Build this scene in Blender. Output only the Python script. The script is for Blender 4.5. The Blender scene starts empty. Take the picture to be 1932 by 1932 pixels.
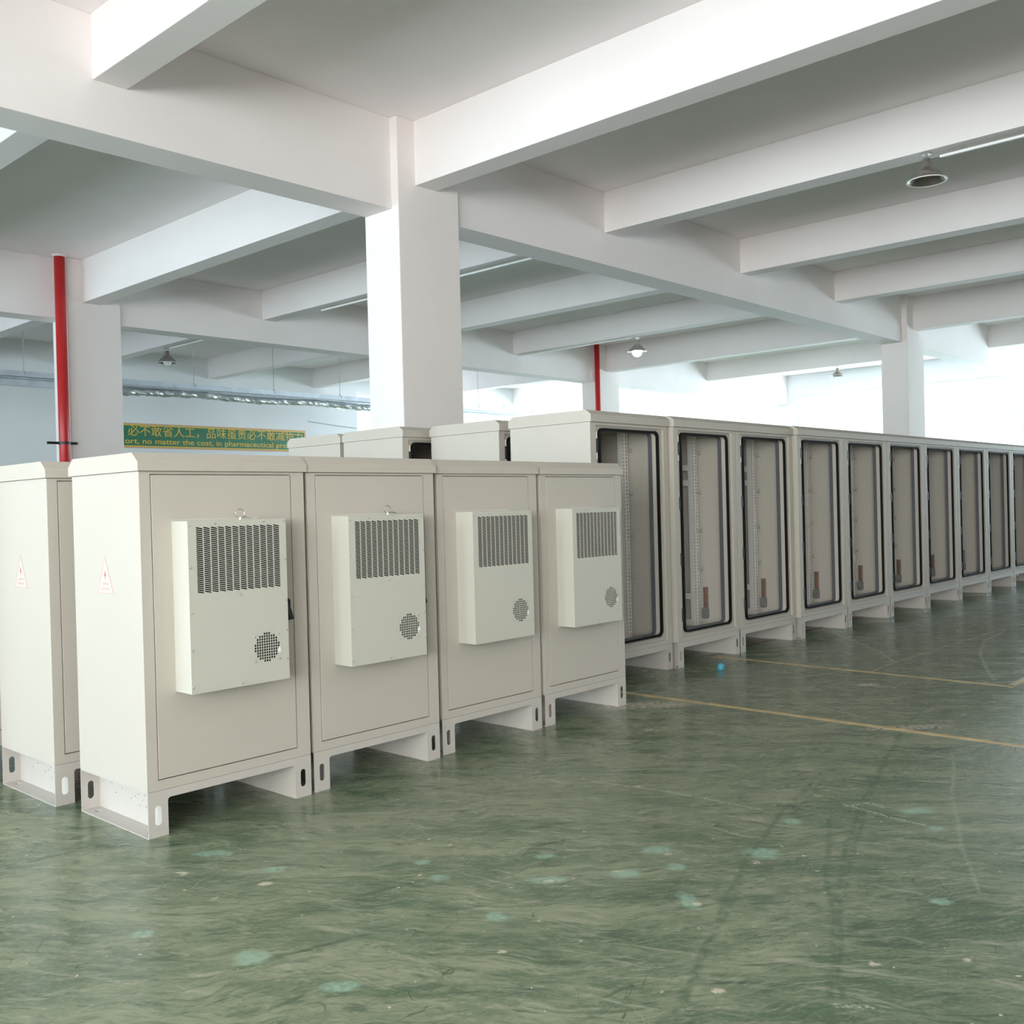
import bpy, bmesh, math, random
from mathutils import Vector, Matrix
random.seed(7)
SC = bpy.context.scene
COL = SC.collection

# ------------------------------------------------------------------ camera
cam_d = bpy.data.cameras.new('camera')
cam = bpy.data.objects.new('camera', cam_d)
COL.objects.link(cam)
R_ = (Vector((0.67795545, -0.73465155, -0.02575879)),
      Vector((0.02275884, -0.01404762, 0.99964229)),
      Vector((0.7347506, 0.67829917, -0.00719616)))
m4 = Matrix.Identity(4)
for i in range(3):
    m4[i][0] = R_[0][i]
    m4[i][1] = R_[1][i]
    m4[i][2] = -R_[2][i]
m4[2][3] = 1.4
cam.matrix_world = m4
cam_d.sensor_fit = 'HORIZONTAL'
cam_d.sensor_width = 36.0
cam_d.lens = 36.0 * 1886.1 / 1932.0
cam_d.clip_end = 300
SC.camera = cam

# ------------------------------------------------------------------ world, daylight, exposure
SC.view_settings.view_transform = 'Standard'
SC.view_settings.look = 'None'
SC.view_settings.gamma = 1.0
SC.view_settings.exposure = -0.64
SC.view_settings.use_curve_mapping = False
W = bpy.data.worlds.new('daylight')
SC.world = W
W.use_nodes = True
wn = W.node_tree.nodes['Background']
wn.inputs[0].default_value = (0.86, 0.94, 1.0, 1)
wn.inputs[1].default_value = 2.6

def area(name, loc, rot, sx, sy, power, color):
    d = bpy.data.lights.new(name, 'AREA')
    d.shape = 'RECTANGLE'
    d.size, d.size_y = sx, sy
    d.energy = power
    d.color = color
    o = bpy.data.objects.new(name, d)
    COL.objects.link(o)
    o.location = loc
    o.rotation_euler = rot
    return o
PI = math.pi
# daylight arriving through the window bands (each daylight lamp stands just outside its windows)
area('daylight_west_near', (-7.9, -3.2, 2.75), (0, -PI/2, 0), 3.6, 9.6, 4200, (1.0, 0.955, 0.935))
area('daylight_west_far', (-7.9, 12.5, 2.75), (0, -PI/2, 0), 3.6, 17.0, 2500, (0.72, 0.87, 1.0))
area('daylight_east', (33.0, 8.0, 2.95), (0, PI/2, 0), 3.9, 30.0, 5200, (0.74, 0.88, 1.0))
area('daylight_north', (26.0, 25.4, 3.0), (-PI/2, 0, 0), 12.0, 3.8, 2800, (0.74, 0.88, 1.0))
area('bounce_fill_west', (-11.5, -1.0, 0.1), (0, -math.radians(140), 0), 6.0, 16.0, 4200, (1.0, 0.935, 0.925))  # added fill lamp imitating light off the ground outside, lifts the ceiling
area('bounce_fill_west_far', (-11.5, 16.0, 0.1), (0, -math.radians(140), 0), 6.0, 16.0, 2600, (0.70, 0.86, 1.0))  # added bluish fill lamp, same upward bounce for the middle bay
area('bounce_fill_east', (36.5, 8.0, 0.1), (0, math.radians(140), 0), 6.0, 32.0, 7000, (0.70, 0.86, 1.0))  # added fill lamp outside, brightens beam undersides in the far bays
try:
    SC.cycles.max_bounces = 12
    SC.cycles.diffuse_bounces = 8
    SC.cycles.sample_clamp_indirect = 6
except Exception:
    pass

# ------------------------------------------------------------------ materials
def newmat(name):
    m = bpy.data.materials.new(name)
    m.use_nodes = True
    return m, m.node_tree.nodes, m.node_tree.links, m.node_tree.nodes['Principled BSDF']

def paint(name, col, rough=0.5, metal=0.0, var=0.03, scale=6.0, bump=0.0, bscale=300.0, spec=0.5, coat=0.0):
    m, n, l, b = newmat(name)
    b.inputs['Roughness'].default_value = rough
    b.inputs['Metallic'].default_value = metal
    b.inputs['Specular IOR Level'].default_value = spec
    b.inputs['Coat Weight'].default_value = coat
    tc = n.new('ShaderNodeTexCoord')
    no = n.new('ShaderNodeTexNoise')
    no.inputs['Scale'].default_value = scale
    no.inputs['Detail'].default_value = 4
    l.new(tc.outputs['Object'], no.inputs['Vector'])
    mr = n.new('ShaderNodeMapRange')
    mr.inputs[1].default_value = 0.3
    mr.inputs[2].default_value = 0.7
    mr.inputs[3].default_value = 1 - var
    mr.inputs[4].default_value = 1 + var
    l.new(no.outputs[0], mr.inputs[0])
    mx = n.new('ShaderNodeVectorMath')
    mx.operation = 'SCALE'
    mx.inputs[0].default_value = col
    l.new(mr.outputs[0], mx.inputs['Scale'])
    l.new(mx.outputs[0], b.inputs['Base Color'])
    if bump:
        n2 = n.new('ShaderNodeTexNoise')
        n2.inputs['Scale'].default_value = bscale
        l.new(tc.outputs['Object'], n2.inputs['Vector'])
        bp = n.new('ShaderNodeBump')
        bp.inputs['Strength'].default_value = bump
        bp.inputs['Distance'].default_value = 0.002
        l.new(n2.outputs[0], bp.inputs['Height'])
        l.new(bp.outputs[0], b.inputs['Normal'])
    return m

M = {}
M['cab'] = paint('cabinet_powder_coat', (0.49, 0.455, 0.408), 0.55, 0, 0.01, 3, 0.05, 500, spec=0.3)
M['capm'] = paint('cabinet_cap_coat', (0.49, 0.452, 0.40), 0.55, 0, 0.01, 3, 0.05, 500, spec=0.3)
M['ac'] = paint('air_conditioner_coat', (0.53, 0.52, 0.465), 0.40, 0, 0.01, 3, 0.05, 500)
M['plinth'] = paint('plinth_coat', (0.50, 0.468, 0.438), 0.5, 0, 0.015, 5, 0.04, 400)
M['fins'] = paint('dark_condenser_fins', (0.012, 0.011, 0.010), 0.7)
M['rubber'] = paint('black_rubber', (0.006, 0.006, 0.006), 0.75, spec=0.2)
M['seal'] = paint('grey_inner_seal', (0.10, 0.105, 0.12), 0.5)
M['zinc'] = paint('light_zinc_profile', (0.74, 0.73, 0.70), 0.45, 0.1, 0.02, 10)
M['black'] = paint('black_plastic', (0.010, 0.010, 0.011), 0.4)
M['steel'] = paint('zinc_plated_steel', (0.62, 0.63, 0.64), 0.3, 0.9, 0.05, 20)
M['chrome'] = paint('bright_steel', (0.8, 0.8, 0.8), 0.15, 1.0)
M['copper'] = paint('copper', (0.62, 0.33, 0.19), 0.35, 0.9, 0.15, 60)
M['term'] = paint('grey_terminal_plastic', (0.20, 0.20, 0.19), 0.5, 0, 0.15, 60)
M['galv'] = paint('galvanised_tray', (0.62, 0.67, 0.73), 0.4, 0.6, 0.12, 4)
M['foil'] = paint('crinkled_foil', (0.82, 0.84, 0.86), 0.35, 0.8, 0.1, 8, 0.5, 10)
M['red'] = paint('red_fire_pipe', (0.50, 0.016, 0.018), 0.35, 0, 0.08, 2)
M['alu'] = paint('aged_aluminium_shade', (0.36, 0.33, 0.30), 0.38, 0.85, 0.25, 12)
M['bulbglass'] = paint('milky_bulb', (0.85, 0.87, 0.88), 0.15)
M['trunk'] = paint('white_plastic_trunking', (0.86, 0.85, 0.84), 0.45)
M['yellow'] = paint('worn_yellow_line_paint', (0.50, 0.38, 0.20), 0.4, 0, 0.22, 9)
M['yellowold'] = paint('old_line_paint', (0.17, 0.115, 0.035), 0.4, 0, 0.3, 9)
M['blue'] = paint('blue_tape', (0.05, 0.30, 0.42), 0.5)
M['bannergreen'] = paint('banner_green', (0.008, 0.15, 0.065), 0.3, 0, 0.12, 1.2)
M['bannertan'] = paint('banner_tan', (0.60, 0.36, 0.20), 0.4)
M['bannergold'] = paint('banner_gold', (0.72, 0.46, 0.05), 0.4)
M['stickerred'] = paint('faded_red_print', (0.58, 0.37, 0.34), 0.5)
M['stickerdark'] = paint('red_print', (0.50, 0.06, 0.06), 0.5)
M['sticker'] = paint('sticker_white', (0.54, 0.50, 0.455), 0.42)
M['window_frame'] = paint('white_window_frame', (0.75, 0.77, 0.78), 0.4)
M['screw'] = paint('screw_head', (0.55, 0.55, 0.52), 0.3, 0.6)
M['cable'] = paint('grey_cable', (0.35, 0.36, 0.38), 0.5)

def plaster(name, c1, c2):
    m, n, l, b = newmat(name)
    b.inputs['Roughness'].default_value = 0.85
    b.inputs['Specular IOR Level'].default_value = 0.2
    tc = n.new('ShaderNodeTexCoord')
    no = n.new('ShaderNodeTexNoise')
    no.inputs['Scale'].default_value = 0.7
    no.inputs['Detail'].default_value = 6
    no.inputs['Distortion'].default_value = 0.4
    l.new(tc.outputs['Object'], no.inputs['Vector'])
    cr = n.new('ShaderNodeValToRGB')
    cr.color_ramp.elements[0].position = 0.35
    cr.color_ramp.elements[0].color = (*c1, 1)
    cr.color_ramp.elements[1].position = 0.65
    cr.color_ramp.elements[1].color = (*c2, 1)
    l.new(no.outputs[0], cr.inputs[0])
    l.new(cr.outputs[0], b.inputs['Base Color'])
    n2 = n.new('ShaderNodeTexNoise')
    n2.inputs['Scale'].default_value = 5
    n2.inputs['Detail'].default_value = 8
    l.new(tc.outputs['Object'], n2.inputs['Vector'])
    bp = n.new('ShaderNodeBump')
    bp.inputs['Strength'].default_value = 0.12
    bp.inputs['Distance'].default_value = 0.02
    l.new(n2.outputs[0], bp.inputs['Height'])
    l.new(bp.outputs[0], b.inputs['Normal'])
    return m
M['wall'] = plaster('white_wall_paint', (0.80, 0.80, 0.82), (0.83, 0.83, 0.85))
M['wall_low_bounce'] = plaster('low_bounce_wall_grey', (0.42, 0.39, 0.38), (0.46, 0.43, 0.42))  # darker grey given to the unseen front wall to cut its bounce light
M['beam'] = plaster('white_beam_paint', (0.82, 0.765, 0.76), (0.85, 0.795, 0.79))
M['ceil'] = plaster('ceiling_paint', (0.88, 0.825, 0.83), (0.91, 0.855, 0.86))
M['column'] = plaster('column_paint', (0.82, 0.76, 0.745), (0.85, 0.785, 0.77))

def glassmat():
    m = bpy.data.materials.new('window_glass')
    m.use_nodes = True
    n, l = m.node_tree.nodes, m.node_tree.links
    n.clear()
    o = n.new('ShaderNodeOutputMaterial')
    t = n.new('ShaderNodeBsdfTransparent')
    t.inputs[0].default_value = (0.95, 0.98, 0.97, 1)
    g = n.new('ShaderNodeBsdfGlossy')
    g.inputs['Roughness'].default_value = 0.02
    f = n.new('ShaderNodeLayerWeight')
    f.inputs[0].default_value = 0.08
    mx = n.new('ShaderNodeMixShader')
    l.new(f.outputs['Facing'], mx.inputs[0])
    l.new(t.outputs[0], mx.inputs[1])
    l.new(g.outputs[0], mx.inputs[2])
    l.new(mx.outputs[0], o.inputs[0])
    return m
M['glass'] = glassmat()

def emis(name, col, s):
    m, n, l, b = newmat(name)
    b.inputs['Base Color'].default_value = (*col, 1)
    b.inputs['Emission Color'].default_value = (*col, 1)
    b.inputs['Emission Strength'].default_value = s
    return m
M['lit'] = emis('lit_bulb', (0.95, 0.98, 1.0), 60)

# ---- the worn green floor
def floor_material():
    m, n, l, b = newmat('worn_green_epoxy')
    tc = n.new('ShaderNodeTexCoord')
    geo = n.new('ShaderNodeNewGeometry')
    P = geo.outputs['Position']

    def mapn(src, loc=(0, 0, 0), rot=0.0, sc=(1, 1, 1), typ='POINT'):
        q = n.new('ShaderNodeMapping')
        q.vector_type = typ
        q.inputs['Location'].default_value = loc
        q.inputs['Rotation'].default_value = (0, 0, rot)
        q.inputs['Scale'].default_value = sc
        l.new(src, q.inputs['Vector'])
        return q.outputs[0]

    def noise(src, scale, detail=4, dist=0.0, rough=0.5):
        q = n.new('ShaderNodeTexNoise')
        q.inputs['Scale'].default_value = scale
        q.inputs['Detail'].default_value = detail
        q.inputs['Distortion'].default_value = dist
        q.inputs['Roughness'].default_value = rough
        l.new(src, q.inputs['Vector'])
        return q.outputs[0]

    def rng(src, a, b_, c=0.0, d=1.0):
        q = n.new('ShaderNodeMapRange')
        q.interpolation_type = 'SMOOTHSTEP'
        for i, v in enumerate((a, b_, c, d)):
            q.inputs[i + 1].default_value = v
        l.new(src, q.inputs[0])
        return q.outputs[0]

    def math_(op, a, b_):
        q = n.new('ShaderNodeMath')
        q.operation = op
        for i, v in enumerate((a, b_)):
            if isinstance(v, (int, float)):
                q.inputs[i].default_value = v
            else:
                l.new(v, q.inputs[i])
        return q.outputs[0]

    def mix(fac, a, b_):
        q = n.new('ShaderNodeMix')
        q.data_type = 'RGBA'
        if isinstance(fac, float):
            q.inputs[0].default_value = fac
        else:
            l.new(fac, q.inputs[0])
        for i, v in ((6, a), (7, b_)):
            if isinstance(v, tuple):
                q.inputs[i].default_value = (*v, 1)
            else:
                l.new(v, q.inputs[i])
        return q.outputs[2]
    # warp coordinates a little so nothing is straight
    def jitter(scale, detail):
        # two noises combined into an offset vector (kept as floats: no colour conversion)
        ca = noise(P, scale, detail)
        cb = noise(mapn(P, (5.3, 2.1, 7.7)), scale, detail)
        cm_ = n.new('ShaderNodeCombineXYZ')
        l.new(math_('SUBTRACT', ca, 0.5), cm_.inputs[0])
        l.new(math_('SUBTRACT', cb, 0.5), cm_.inputs[1])
        return cm_
    sub = jitter(1.3, 3)
    scl = n.new('ShaderNodeVectorMath')
    scl.operation = 'SCALE'
    scl.inputs['Scale'].default_value = 0.35
    l.new(sub.outputs[0], scl.inputs[0])
    add = n.new('ShaderNodeVectorMath')
    add.operation = 'ADD'
    l.new(P, add.inputs[0])
    l.new(scl.outputs[0], add.inputs[1])
    PW = add.outputs[0]
    # trowel streaks run roughly across the view
    st = mapn(PW, rot=math.radians(-52), sc=(2.6, 0.75, 1), typ='TEXTURE')
    big = noise(P, 0.55, 5, 0.5)
    s1 = noise(st, 3.4, 10, 0.6, 0.68)
    s2 = noise(mapn(PW, (3, 1, 0), math.radians(-60), (2.2, 0.55, 1), 'TEXTURE'), 8.5, 8, 0.8, 0.65)
    fine = noise(P, 60, 3, 0.2)
    base = mix(rng(s1, 0.36, 0.64), (0.078, 0.130, 0.072), (0.240, 0.268, 0.176))
    base = mix(math_('MULTIPLY', rng(big, 0.45, 0.65), 0.45), base, (0.165, 0.205, 0.132))
    base = mix(math_('MULTIPLY', rng(s2, 0.57, 0.70), 0.55), base, (0.37, 0.375, 0.275))
    base = mix(math_('MULTIPLY', rng(s2, 0.44, 0.33), 0.75), base, (0.052, 0.100, 0.056))
    base = mix(math_('MULTIPLY', rng(fine, 0.4, 0.7), 0.18), base, (0.36, 0.37, 0.27))
    # short fine strokes in several directions
    for (ang, sc_, off, lo, hi, col, amt) in ((-48, 9.0, (1, 7, 0), 0.60, 0.68, (0.040, 0.075, 0.045), 0.7),
                                             (-75, 8.0, (6, 2, 0), 0.61, 0.68, (0.40, 0.40, 0.31), 0.5),
                                             (-20, 8.5, (2, 9, 0), 0.62, 0.69, (0.040, 0.078, 0.045), 0.65),
                                             (-58, 20.0, (8, 4, 0), 0.60, 0.70, (0.42, 0.42, 0.33), 0.4),
                                             (-44, 24.0, (3, 6, 0), 0.58, 0.68, (0.038, 0.072, 0.042), 0.6)):
        q = noise(mapn(PW, off, math.radians(ang), (2.4, 0.30, 1), 'TEXTURE'), sc_ * .5, 4, 0.5, 0.6)
        base = mix(math_('MULTIPLY', rng(q, lo, hi), amt), base, col)
    # overall grain of short brush-like marks
    for (ang, off, lo, hi, col, amt) in ((-50, (1, 2, 0), 0.50, 0.66, (0.050, 0.090, 0.050), 0.55),
                                        (-30, (5, 3, 0), 0.52, 0.66, (0.36, 0.36, 0.27), 0.38),
                                        (-68, (9, 6, 0), 0.52, 0.68, (0.055, 0.095, 0.055), 0.5)):
        q = noise(mapn(PW, off, math.radians(ang), (0.12, 0.022, 1), 'TEXTURE'), 1.0, 5, 0.3, 0.65)
        base = mix(math_('MULTIPLY', rng(q, lo, hi), amt), base, col)
    # dark smears
    d1 = noise(mapn(PW, (7, 2, 0), math.radians(-40), (1.8, 0.6, 1), 'TEXTURE'), 5.2, 6, 0.8)
    base = mix(math_('MULTIPLY', rng(d1, 0.62, 0.74), 0.7), base, (0.045, 0.105, 0.052))
    # fine curved scratches: thin bands of distorted noise
    for (sc_, off, w, col, amt) in ((1.6, (2, 5, 0), 0.0035, (0.035, 0.065, 0.035), 0.75),
                                    (2.3, (9, 1, 0), 0.003, (0.04, 0.07, 0.04), 0.6),
                                    (1.1, (4, 8, 0), 0.0022, (0.32, 0.33, 0.25), 0.55)):
        q = noise(mapn(PW, off, 0.5, (1, 2.2, 1)), sc_, 1.5, 1.4)
        dd = math_('ABSOLUTE', math_('SUBTRACT', q, 0.5), 0)
        msk = rng(dd, w, w * 0.2)
        brk = rng(noise(mapn(P, off), 1.7, 2), 0.5, 0.6)
        base = mix(math_('MULTIPLY', math_('MULTIPLY', msk, brk), amt), base, col)

    # marks with a place of their own (repair patches, chips, tyre tracks, scratches) come from the mesh attribute
    at = n.new('ShaderNodeAttribute')
    at.attribute_name = 'wear_marks'
    sp_ = n.new('ShaderNodeSeparateColor')
    l.new(at.outputs['Color'], sp_.inputs[0])
    jit = math_('MULTIPLY', math_('SUBTRACT', noise(P, 16, 5), 0.5), 0.9)
    tm = rng(math_('ADD', sp_.outputs[0], jit), 0.25, 0.75)
    tn = rng(noise(P, 45, 3), 0.3, 0.65, 0.35, 0.75)
    base = mix(math_('MULTIPLY', tm, tn), base, (0.30, 0.47, 0.37))
    trn = rng(noise(P, 24, 6), 0.38, 0.58, 0.10, 0.75)
    base = mix(math_('MULTIPLY', sp_.outputs[2], trn), base, (0.065, 0.115, 0.065))
    srn = rng(noise(mapn(P, (3, 3, 0)), 70, 4), 0.42, 0.56, 0.0, 0.75)
    base = mix(math_('MULTIPLY', at.outputs['Alpha'], srn), base, (0.55, 0.58, 0.44))
    chipn = rng(noise(P, 34, 2), 0.42, 0.50)
    sparse = rng(noise(mapn(P, (11, 3, 0)), 27, 1.0), 0.765, 0.775)
    cm = math_('MAXIMUM', math_('MULTIPLY', sp_.outputs[1], chipn), sparse)
    base = mix(math_('MULTIPLY', cm, 0.85), base, (0.60, 0.53, 0.42))
    l.new(base, b.inputs['Base Color'])
    rr = rng(s1, 0.3, 0.7, 0.19, 0.32)
    l.new(rr, b.inputs['Roughness'])
    b.inputs['Specular IOR Level'].default_value = 0.55
    bp = n.new('ShaderNodeBump')
    bp.inputs['Strength'].default_value = 0.10
    bp.inputs['Distance'].default_value = 0.01
    hb = noise(P, 7, 6)
    l.new(hb, bp.inputs['Height'])
    l.new(bp.outputs[0], b.inputs['Normal'])
    return m
TRACKS = [(4.751, 2.306, 4.094, 2.166, 0.035), (4.094, 2.166, 3.536, 2.014, 0.035), (3.536, 2.014, 3.113, 1.868, 0.035), (3.113, 1.868, 2.749, 1.72, 0.035), (2.749, 1.72, 2.321, 1.553, 0.035), (5.921, 2.348, 4.88, 2.066, 0.035), (4.88, 2.066, 4.432, 1.954, 0.035), (4.432, 1.954, 3.869, 1.767, 0.035), (3.869, 1.767, 3.31, 1.558, 0.035), (3.31, 1.558, 2.841, 1.357, 0.035), (2.841, 1.357, 2.545, 1.226, 0.035), (7.665, 2.623, 6.116, 2.396, 0.03), (6.116, 2.396, 4.927, 2.074, 0.03), (4.927, 2.074, 4.379, 1.91, 0.03), (4.379, 1.91, 3.834, 1.723, 0.03), (3.834, 1.723, 3.301, 1.537, 0.03), (3.301, 1.537, 2.854, 1.341, 0.03), (2.854, 1.341, 2.569, 1.198, 0.03), (4.686, 2.251, 4.059, 2.104, 0.03), (4.097, 1.952, 3.532, 1.701, 0.03), (3.532, 1.701, 3.155, 1.503, 0.03), (3.238, 1.885, 2.858, 1.752, 0.03), (2.858, 1.752, 2.449, 1.605, 0.03), (2.449, 1.605, 2.276, 1.546, 0.03)]
SCRATCH = [(4.333, 1.997, 4.276, 1.774, 0.012), (4.276, 1.774, 4.255, 1.6, 0.012), (4.307, 1.974, 4.424, 1.908, 0.012), (4.424, 1.908, 4.389, 1.841, 0.012), (6.313, 3.143, 6.206, 2.907, 0.02), (6.206, 2.907, 6.127, 2.659, 0.02), (3.936, 3.132, 4.019, 2.699, 0.02), (4.019, 2.699, 4.032, 2.245, 0.02), (9.814, 4.627, 8.813, 3.683, 0.035), (8.813, 3.683, 8.275, 3.335, 0.035), (8.275, 3.335, 7.744, 3.314, 0.035), (8.275, 3.335, 9.471, 3.314, 0.035), (9.471, 3.314, 10.96, 3.262, 0.035), (10.88, 3.216, 9.937, 3.141, 0.04), (9.937, 3.141, 9.204, 2.95, 0.04), (9.204, 2.95, 8.602, 2.732, 0.04), (8.602, 2.732, 7.906, 2.441, 0.04), (5.503, 1.915, 4.681, 1.633, 0.015), (4.681, 1.633, 4.093, 1.397, 0.015), (4.093, 1.397, 3.655, 1.197, 0.015), (2.598, 1.23, 2.649, 1.149, 0.012)]
TEAL = [(3.312, 2.31, .10, .07), (3.539, 1.966, .10, .10), (3.027, 2.261, .10, .06), (2.797, 2.445, .12, .05),
        (2.554, 2.782, .06, .05), (2.955, 1.934, .05, .13), (2.435, 2.36, .07, .06), (1.722, 2.751, .085, .09),
        (1.779, 2.38, .095, .05), (3.493, 1.27, .06, .05), (3.967, 2.06, .055, .07), (1.583, 3.19, .06, .05),
        (2.151, 3.712, .14, .05), (4.434, 1.702, .12, .07), (3.20, 2.15, .06, .05), (4.25, 1.55, .06, .05),
        (2.98, 2.62, .06, .04), (2.62, 2.95, .05, .04), (4.35, 1.02, .08, .06), (2.2, 3.35, .07, .05)]
CHIPS = [(3.03, 2.30, .022, .014), (2.80, 2.43, .03, .014), (2.52, 2.86, .02, .012), (2.25, 2.17, .016, .011),
         (2.46, 1.52, .022, .014), (2.9, 1.25, .02, .015), (3.43, 1.94, .02, .015), (5.05, 3.55, .05, .02),
         (3.3, 2.25, .022, .01), (2.95, 1.9, .018, .01), (1.95, 3.6, .03, .02), (4.0, 2.9, .02, .012),
         (3.1, 1.05, .016, .012), (7.2, 3.1, .10, .05), (2.1, 3.25, .03, .02), (3.9, 1.35, .014, .01)]

import numpy as np
def floor_mesh():
    def axis(parts):
        out = []
        for a, b, st in parts:
            out += list(np.arange(a, b - st * .5, st))
        out.append(parts[-1][1])
        return np.array(out)
    xs = axis([(-7.3, .8, .9), (.8, 5.6, .009), (5.6, 10.4, .02), (10.4, 13.0, .05), (13.0, 32.3, 1.3)])
    ys = axis([(-8.5, -2.5, 1.0), (-2.5, 0, .03), (0, 4.2, .009), (4.2, 5.2, .03), (5.2, 24.83, 1.3)])
    X, Y = np.meshgrid(xs, ys, indexing='xy')
    nx, ny = len(xs), len(ys)
    co = np.zeros((nx * ny, 3), np.float32)
    co[:, 0] = X.ravel()
    co[:, 1] = Y.ravel()
    idx = np.arange(nx * ny).reshape(ny, nx)
    q = np.stack([idx[:-1, :-1], idx[:-1, 1:], idx[1:, 1:], idx[1:, :-1]], -1).reshape(-1, 4)
    me = bpy.data.meshes.new('floor')
    me.vertices.add(len(co))
    me.vertices.foreach_set('co', co.ravel())
    me.loops.add(q.size)
    me.loops.foreach_set('vertex_index', q.ravel().astype(np.int32))
    me.polygons.add(len(q))
    me.polygons.foreach_set('loop_start', (np.arange(len(q)) * 4).astype(np.int32))
    me.polygons.foreach_set('loop_total', np.full(len(q), 4, np.int32))
    me.update(calc_edges=True)
    px, py = co[:, 0], co[:, 1]
    def local(cx, cy, ang):
        dx, dy = px - cx, py - cy
        c, s_ = math.cos(ang), math.sin(ang)
        return dx * c + dy * s_, -dx * s_ + dy * c
    def ell(cx, cy, rx, ry, ang, soft):
        u, v = local(cx, cy, ang)
        r = np.hypot(u / rx, v / ry)
        return np.clip((1 - r) / (1 - soft), 0, 1)
    T = np.zeros(len(px)); C_ = T.copy(); K = T.copy(); S_ = T.copy()
    rg = random.Random(11)
    for (x, y, rx, ry) in TEAL:
        T = np.maximum(T, ell(x, y, rx * 1.1, ry * 1.1, -.75 + rg.uniform(-.2, .2), 0.1))
    for (x, y, rx, ry) in CHIPS:
        C_ = np.maximum(C_, ell(x, y, rx * 1.1, ry * 1.1, -.75, 0.7))
    for (x, y, rx, ry) in ((5.62, 4.02, .42, .16), (6.0, 2.35, .35, .08)):
        C_ = np.maximum(C_, 0.75 * ell(x, y, rx, ry, -.75, 0.5))
    def seg(x0, y0, x1, y1, w):
        L = math.hypot(x1 - x0, y1 - y0)
        u, v = local((x0 + x1) / 2, (y0 + y1) / 2, math.atan2(y1 - y0, x1 - x0))
        v = v + .004 * np.sin(u * 7 + x0)
        return np.clip(1.4 * (1 - np.abs(v) / (w / 2)), 0, 1) * (np.abs(u) < L / 2 + w * .3)
    for t in TRACKS:
        K = np.maximum(K, seg(*t))
    for t in SCRATCH:
        S_ = np.maximum(S_, (.45 if t[4] == .015 else 1) * seg(*t[:4], max(t[4], .022)))
    at = me.attributes.new('wear_marks', 'FLOAT_COLOR', 'POINT')
    at.data.foreach_set('color', np.stack([T, C_, K, S_], -1).astype(np.float32).ravel())
    me.materials.append(M['floor'])
    o = bpy.data.objects.new('floor', me)
    COL.objects.link(o)
    return tag_structure(o)

def tag_structure(o):
    o['kind'] = 'structure'
    return o
M['floor'] = floor_material()

# ------------------------------------------------------------------ helpers
def ident(u, v, w):
    return (u, v, w)

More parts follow.
